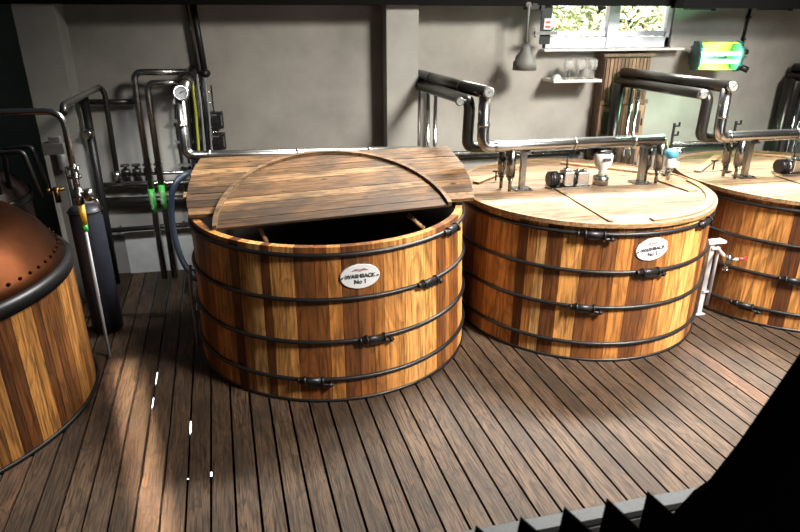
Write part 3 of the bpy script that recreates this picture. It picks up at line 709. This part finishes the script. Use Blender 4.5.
# ------------------------------------------------------------------ lamp and ceiling bits
lamp_c = aty(716, 56, 6.70)
t = thing('tube_lamp', 'glowing green cased tube lamp mounted on the back wall', 'lamp', lamp_c)
t.rotation_euler.z = math.radians(-17)
la, lb = lamp_c+V((-.23, 0, 0)), lamp_c+V((.235, 0, 0))
def arc(x, r, sp=115): return [V((x, la.y+r*math.cos(b), la.z+r*math.sin(b))) for b in [math.radians(-sp+k*2*sp/28) for k in range(29)]]
o1, o2 = [arc(x, .162) for x in (la.x, lb.x-.03)]; i1, i2 = [arc(x, .155) for x in (la.x, lb.x-.03)]
mb = MB(); mb.rings([o1+i1[::-1], o2+i2[::-1]], True, True); mb.build('reflector', REFL, t)
for dz in (.03, -.055):
    m3 = MB(); m3.cyl((la.x+.02, la.y-.07, la.z+dz), (lb.x-.02, la.y-.07, la.z+dz), .02, None, 14); m3.build('light_tube', TUBEL, t)
for x, s_ in ((la.x, -1), (lb.x, 1)):
    m3 = MB(); m3.lathe([(.15, -.02), (.168, -.02), (.168, .015), (.15, .022), (.10, .024)], (x, la.y, la.z), 28, (s_, 0, 0))
    for k in range(10):
        a = 2*PI*k/10; q = V((x, la.y+.16*math.cos(a), la.z+.16*math.sin(a))); m3.cyl(q-V((.03,0,0)), q+V((.04,0,0)), .011, None, 6)
    m3.build('end_cap', TEAL, t)
m3 = MB(); m3.cyl((lb.x+.02, la.y-.03, la.z+.04), (lb.x+.10, la.y-.03, la.z+.05), .03); m3.build('end_knob', BLACK, t)
m3 = MB(); m3.cyl((lb.x+.02, la.y-.06, la.z-.11), (lb.x+.12, la.y-.08, la.z-.15), .03, .035); m3.build('cable_gland', BLACK, t)
m3 = MB(); m3.box((lamp_c.x+.02, lamp_c.y+.20, la.z), (.34, .12, .1)); m3.build('wall_bracket', BLACK, t)
lc, lo = aty(751, 8, 6.972), aty(741, 50, 6.972)
mb = MB(); mb.cyl((lo.x, 6.972, lo.z), (lc.x, 6.972, 2.86), .014, None, 8)
for q in (.25, .75):
    c = V((lo.x, 6.972, lo.z)).lerp(V((lc.x, 6.972, 2.86)), q); mb.cyl(c-V((0,0,.015)), c+V((0,0,.015)), .028)
tag(mb.build('lamp_conduit', BLACK, None, (lo.x, 6.972, lo.z)), 'thin dark conduit from the ceiling beam down to the green lamp', 'conduit')
for (px0, px1), lab in (((691, 718), 'small black fixture under the beam left of the lamp conduit'), ((765, 795), 'small black fixture under the beam at the right edge'), ((528, 546), 'small black fixture under the beam beside the hanging card')):
    a, b = aty(px0, 9, 6.6), aty(px1, 9, 6.6)
    mb = MB(); mb.box(((a.x+b.x)/2, 6.68, 2.835), (b.x-a.x, .1, .04)); mb.box((b.x-.04, 6.62, 2.83), (.03, .04, .05)); mb.box(((a.x+b.x)/2, 6.68, 2.857), (.05, .05, .04))
    tag(mb.build('ceiling_fixture', BLACK, None, ((a.x+b.x)/2, 6.68, 2.82)), lab, 'fixture', 'black fixtures under the beam')
# hanging card
ca = aty(548, 24, 6.7)
t = thing('hanging_sign', 'small white card with red print on a dark hanger left of the window', 'sign', (ca.x, 6.7, 2.45))
mb = MB(); mb.box((ca.x-.015, 6.72, 2.66), (.12, .02, .40)); mb.build('hanger', BLACK, t)
mb = MB(); mb.box((ca.x, 6.704, ca.z), (.09, .008, .115)); cd = mb.build('card', WHITE, t)
mb = MB(); mb.box((ca.x, 6.699, ca.z+.018), (.05, .004, .02)); mb.box((ca.x, 6.699, ca.z-.028), (.06, .004, .018)); mb.build('red_print', RED, cd)
mb = MB(); cz = aty(545, 33, 6.7).z; mb.box((ca.x-.02, 6.7, cz), (.26, .05, .035)); mb.path([(ca.x-.15, 6.69, cz+.05), (ca.x-.19, 6.68, cz), (ca.x-.14, 6.68, cz-.04)], .008, .03, 6); mb.build('clip_bar', GREYMET, t)
# pendant lamp: a faint reflection built as a solid one
pc = aty(525, 60, 6.62)
t = thing('pendant_lamp', 'reflected grey stepped pendant lamp hanging from the beam left of the window', 'lamp', (pc.x, 6.62, 2.2))
mb = MB(); mb.cyl((pc.x, 6.72, 2.86), (pc.x, 6.62, 2.86), .03); mb.cyl((pc.x, 6.62, 2.86), (pc.x, 6.62, 2.46), .014, None, 8); mb.build('stem', SHADE, t)
mb = MB(); mb.lathe([(.03, .27), (.05, .22), (.06, .19), (.10, .15), (.11, .10), (.125, .09), (.13, .0), (.122, .0), (.10, .09), (.05, .16), (.02, .26)], (pc.x, 6.62, 2.2), 28, closed=True); mb.build('lamp_shade', SHADE, t)

# ------------------------------------------------------------------ cabinet, glass shelf: reflections built solid at the wall
cx0, cx1, cy0, cy1, czt = 3.80, 4.42, 6.80, 6.99, 2.33
t = thing('wooden_cabinet', 'reflected tall brown slatted cabinet against the wall under the window', 'cabinet', (4.11, 6.90, 0))
mb = MB(); mb.box((4.11, 6.905, czt/2), (cx1-cx0-.04, .17, czt-.02)); mb.build('carcass', CAB, t)
mb = MB()
for k in range(12):
    x = cx0+.05+k*.047; mb.box((x, cy0+.015, 2.06), (.038, .03, .46))
mb.build('slatted_front', CAB, t)
mb = MB(); mb.box((4.11, 6.89, czt), (cx1-cx0+.04, .21, .03)); mb.build('top_board', CAB, t)
mb = MB(); mb.box((4.11, 6.805, 1.80), (cx1-cx0, .04, .05)); mb.build('middle_rail', CAB, t)
for x in (3.95, 4.27):
    for z0_, z1_ in ((1.36, 1.76), (.75, 1.30), (.06, .70)):
        mb = MB(); w = .29
        mb.box((x, 6.815, (z0_+z1_)/2), (w, .025, z1_-z0_)); d = mb.build('door', CAB, t, None, .004)
        mb = MB(); mb.box((x, 6.808, (z0_+z1_)/2), (w-.12, .02, z1_-z0_-.14)); mb.build('door_panel', plain('dark_panel', (.04, .028, .02), .5), d)
        mb = MB(); mb.cyl((x+.11, 6.795, (z0_+z1_)/2-.04), (x+.11, 6.795, (z0_+z1_)/2+.04), .008, None, 8); mb.build('handle', BLACK, d)
s0, s1 = 3.13, 3.72
mb = MB(); mb.box(((s0+s1)/2, 6.83, 2.065), (s1-s0, .32, .03)); 
tag(mb.build('wall_shelf', plain('pale_shelf', (.55, .52, .46), .5), None, ((s0+s1)/2, 6.83, 2.05)), 'reflected pale wall shelf holding the row of wine glasses under the window', 'shelf')
gp = [(3.305, 6.74), (3.375, 6.80), (3.45, 6.74), (3.525, 6.80), (3.60, 6.74), (3.675, 6.80)]
gl0 = None
for i, (x, y) in enumerate(gp):
    nm = ['leftmost', 'second from left', 'third from left', 'third from right', 'second from right', 'rightmost'][i]
    lab = 'reflected wine glass on the pale wall shelf, %s in the row' % nm
    if gl0 is None:
        gl0 = thing('wine_glass', lab, 'glass', (x, y, 2.08), 'wine glasses on the wall shelf')
        mb = MB(); mb.lathe([(.033, 0), (.033, .004), (.006, .01), (.005, .09), (.001, .09)], (x, y, 2.08), 18); mb.build('stem', GOBLET, gl0)
        mb = MB(); mb.lathe([(.006, .09), (.03, .11), (.038, .145), (.034, .19), (.028, .215), (.026, .215), (.032, .19), (.036, .145), (.028, .112), (.004, .095)], (x, y, 2.08), 20, closed=True); mb.build('bowl', GOBLET, gl0)
    else:
        g = gl0.copy(); COL.objects.link(g); g.location = (x, y, 2.08); g['label'] = lab
        for ch in list(gl0.children):
            c = ch.copy(); COL.objects.link(c); c.parent = g
mb = MB(); mb.lathe([(.06, 0), (.056, .02), (.036, .045), (.016, .055), (.001, .057)], (3.20, 6.76, 2.08), 14, cap=False)
tag(mb.build('folded_napkin', WHITE, None, (3.20, 6.76, 2.08)), 'reflected white folded napkin at the left end of the glass shelf', 'napkin')

# ------------------------------------------------------------------ outdoors beyond the window, built from the same reflection
mb = MB(); mb.box((4.5, 13.2, 1.3), (16, 11.2, .2)); o = mb.build('ground', GRASS); o['kind'] = 'structure'
def shrub(cx, cy, z, w, h, n, lab):
    mb = MB()
    for k in range(n):
        a, b = random.uniform(0, 2*PI), random.uniform(-1, 1); r = random.uniform(.55, 1)**.5
        c = V((cx+w*r*math.cos(a)*math.sqrt(1-b*b), cy+w*.7*r*math.sin(a)*math.sqrt(1-b*b), z+h*.55+h*.5*r*b))
        q = Matrix.Rotation(random.uniform(0, 6.28), 3, V((random.random()-.5, random.random()-.5, random.random()-.5)).normalized())
        s = random.uniform(.07, .13)
        vs = [mb.bm.verts.new(c+q @ V(p)*s) for p in ((-1, 0, 0), (0, -.45, .1), (1, 0, 0), (0, .45, .1))]
        mb._face(vs)
    t = thing('shrub', lab, 'shrub', (cx, cy, z), 'shrubs beyond the window')
    mb.build('foliage', LEAF, t)
    mb = MB()
    for k in range(5): mb.path([(cx, cy, z), (cx+random.uniform(-.4, .4)*w, cy, z+h*.4), (cx+random.uniform(-.8, .8)*w, cy+random.uniform(-.3, .3), z+h*.8)], .03, .2, 6)
    mb.build('stems', CAB, t)
shrub(4.9, 11.2, 1.4, .9, 1.7, 1500, 'leafy shrub outside, seen through the left window pane')
shrub(6.95, 11.4, 1.4, .95, 1.6, 1500, 'leafy shrub outside, seen through the right window pane')
shrub(6.1, 13.6, 1.4, 1.2, 2.2, 1500, 'taller leafy shrub outside, behind the two nearer ones')

# ------------------------------------------------------------------ guard rail and foreground panel
t = thing('guard_rail', 'grey painted metal guard rail along the deck edge at bottom right', 'railing', (1.1, 1.64, 0))
RM = Matrix.Rotation(.03, 3, 'Z')
mb = MB(); mb.box((1.15, 1.648, .945), (2.6, .062, .03), RM); mb.build('top_rail', RAILM, t, None, .003)
mb = MB(); mb.box((1.15, 1.64, .893), (2.6, .045, .045), RM); mb.build('lower_rail', RAILM, t, None, .003)
for x in (0.0, 1.065, 2.13):
    mb = MB(); mb.box((x, 1.64+(x-1.15)*.03, .436), (.045, .045, .872)); mb.box((x, 1.64+(x-1.15)*.03, .005), (.12, .1, .01)); mb.build('post', RAILM, t)
tips = [(434, 540), (478, 530), (523, 521), (567, 511), (610, 502), (651, 495)]
px = [(400, 575)]
for i, (a, b) in enumerate(tips):
    px.append((a, b))
    if i < len(tips)-1: px.append((tips[i+1][0]-9, b+30))
px += [(677, 518), (697, 495), (713, 484), (743, 446), (806, 355), (876, 254)]
YF = .8
pts = [aty(a, b, YF) for a, b in px]
poly = [(p.x, p.z) for p in pts]+[(pts[-1].x+.35, pts[-1].z), (pts[-1].x+.35, 0), (pts[0].x, 0)]
MX = Matrix(((1,0,0,0), (0,0,1,0), (0,1,0,0), (0,0,0,1)))
mb = MB(); mb.prism(poly, YF, YF+.012, MX)
tag(mb.build('sawtooth_panel', plain('matt_black_panel', (.006, .006, .006), .9, 0, .05), None, (pts[0].x, YF, 0)), 'matt black sawtooth edged panel looming in the lower right foreground', 'panel')

# under-deck lamps glimpsed through the board gaps
for (qx, qy), ln, lab in (((151, 403), .06, 'tiny light below the deck, just nearer than the farthest gap light'), ((156, 378), .10, 'tiny light below the deck, farthest gap left of washback No 1'), ((191, 427), .07, 'tiny light below the deck, gap just off the base of washback No 1'),
        ((187, 487), .10, 'tiny light below the deck, lowest one in the left lit gap'), ((212, 481), .12, 'tiny light below the deck, brightest in the gap lower left'), ((212, 499), .05, 'tiny light below the deck, nearest the bottom of the photo')):
    p = DM.inverted() @ atz(qx, qy, 0); k = round((p.x-off0)/pitch); p.x = off0+k*pitch; p = DM @ p
    t_ = (-.22-H)/(p.z-H); c = CAM+(p-CAM)*t_; d = DM @ V((0, ln/2, 0))
    t = thing('deck_light', lab, 'lamp', c, 'lights under the deck')
    mb = MB(); mb.cyl(c-d, c+d, .03, None, 10); mb.build('glowing_tube', LED, t)
    mb = MB(); mb.box(c-V((0,0,.05)), (.08, ln+.05, .04), DM); mb.build('base', GREYMET, t)
# ------------------------------------------------------------------ light
def area(name, loc, target, sx_, sy_, e, col, spread=PI):
    L = bpy.data.lights.new(name, 'AREA'); L.shape = 'RECTANGLE'; L.size = sx_; L.size_y = sy_; L.energy = e; L.color = col; L.spread = spread
    o = bpy.data.objects.new(name, L); COL.objects.link(o); o.location = loc
    o.rotation_euler = (V(target)-V(loc)).to_track_quat('-Z', 'Y').to_euler(); return o
area('skylight', (5.4, .2, 6.3), (3.15, 4.75, .6), 1.9, 1.4, 430, (1, .94, .85), math.radians(68))
area('daylight_beam', (.70, -2.4, 6.2), (-.98, 3.40, 0), .15, 2.2, 15, (1, .80, .62), math.radians(1.4))
area('garden_daylight', (5.5, 8.0, 7.5), (6, 11.5, 2), 5, 2, 9000, (1, .98, .92))
pl_ = bpy.data.lights.new('tube_lamp_glow', 'POINT'); pl_.energy = 55; pl_.color = (.35, 1.0, .55); pl_.shadow_soft_size = .06
po = bpy.data.objects.new('tube_lamp_glow', pl_); COL.objects.link(po); po.location = lamp_c+V((-.06, -.16, -.01))
area('pipe_highlight_fill', (5.8, -1.6, 1.7), (3.6, 6.2, 1.1), 1.4, 2.4, 12, (.93, .97, 1), math.radians(85))  # unseen area light added for highlight lines on the upright pipes
sp = bpy.data.lights.new('added_wall_fill', 'SPOT'); sp.energy = 230; sp.color = (.95, .98, 1); sp.spot_size = math.radians(52); sp.spot_blend = .9; sp.shadow_soft_size = .12  # unseen spot added to brighten the lower left of the wall
so = bpy.data.objects.new('added_wall_fill', sp); COL.objects.link(so); so.location = (-1.0, 4.9, 2.85); so.rotation_euler = (V((-1.35, 7.0, .45))-V((-1.0, 4.9, 2.85))).to_track_quat('-Z', 'Y').to_euler()
s2 = bpy.data.lights.new('added_wall_fill', 'SPOT'); s2.energy = 230; s2.color = (.95, 1, .97); s2.spot_size = math.radians(70); s2.spot_blend = 1; s2.shadow_soft_size = .3  # second unseen spot added to lift the right part of the wall
s2o = bpy.data.objects.new('added_wall_fill', s2); COL.objects.link(s2o); s2o.location = (5.6, 3.4, 3.6); s2o.rotation_euler = (V((4.3, 7.0, 2.0))-V((5.6, 3.4, 3.6))).to_track_quat('-Z', 'Y').to_euler()
w = bpy.data.worlds.new('world'); sc.world = w; w.use_nodes = True
w.node_tree.nodes['Background'].inputs[0].default_value = (.75, .82, .9, 1); w.node_tree.nodes['Background'].inputs[1].default_value = .04

# ------------------------------------------------------------------ camera
cam = bpy.data.cameras.new('camera'); co = bpy.data.objects.new('camera', cam); COL.objects.link(co); sc.camera = co
cam.sensor_width = 36; cam.lens = F/800*36
co.location = CAM
co.matrix_world = Matrix.Translation(CAM) @ Matrix((RT, UP, -FW)).transposed().to_4x4()
cam.dof.use_dof = True; cam.dof.focus_distance = 5.0; cam.dof.aperture_fstop = 5.6
cam.clip_start = .05
vs = sc.view_settings; vs.view_transform = 'Standard'; vs.look = 'None'; vs.gamma = 1; vs.exposure = 0; vs.use_curve_mapping = False
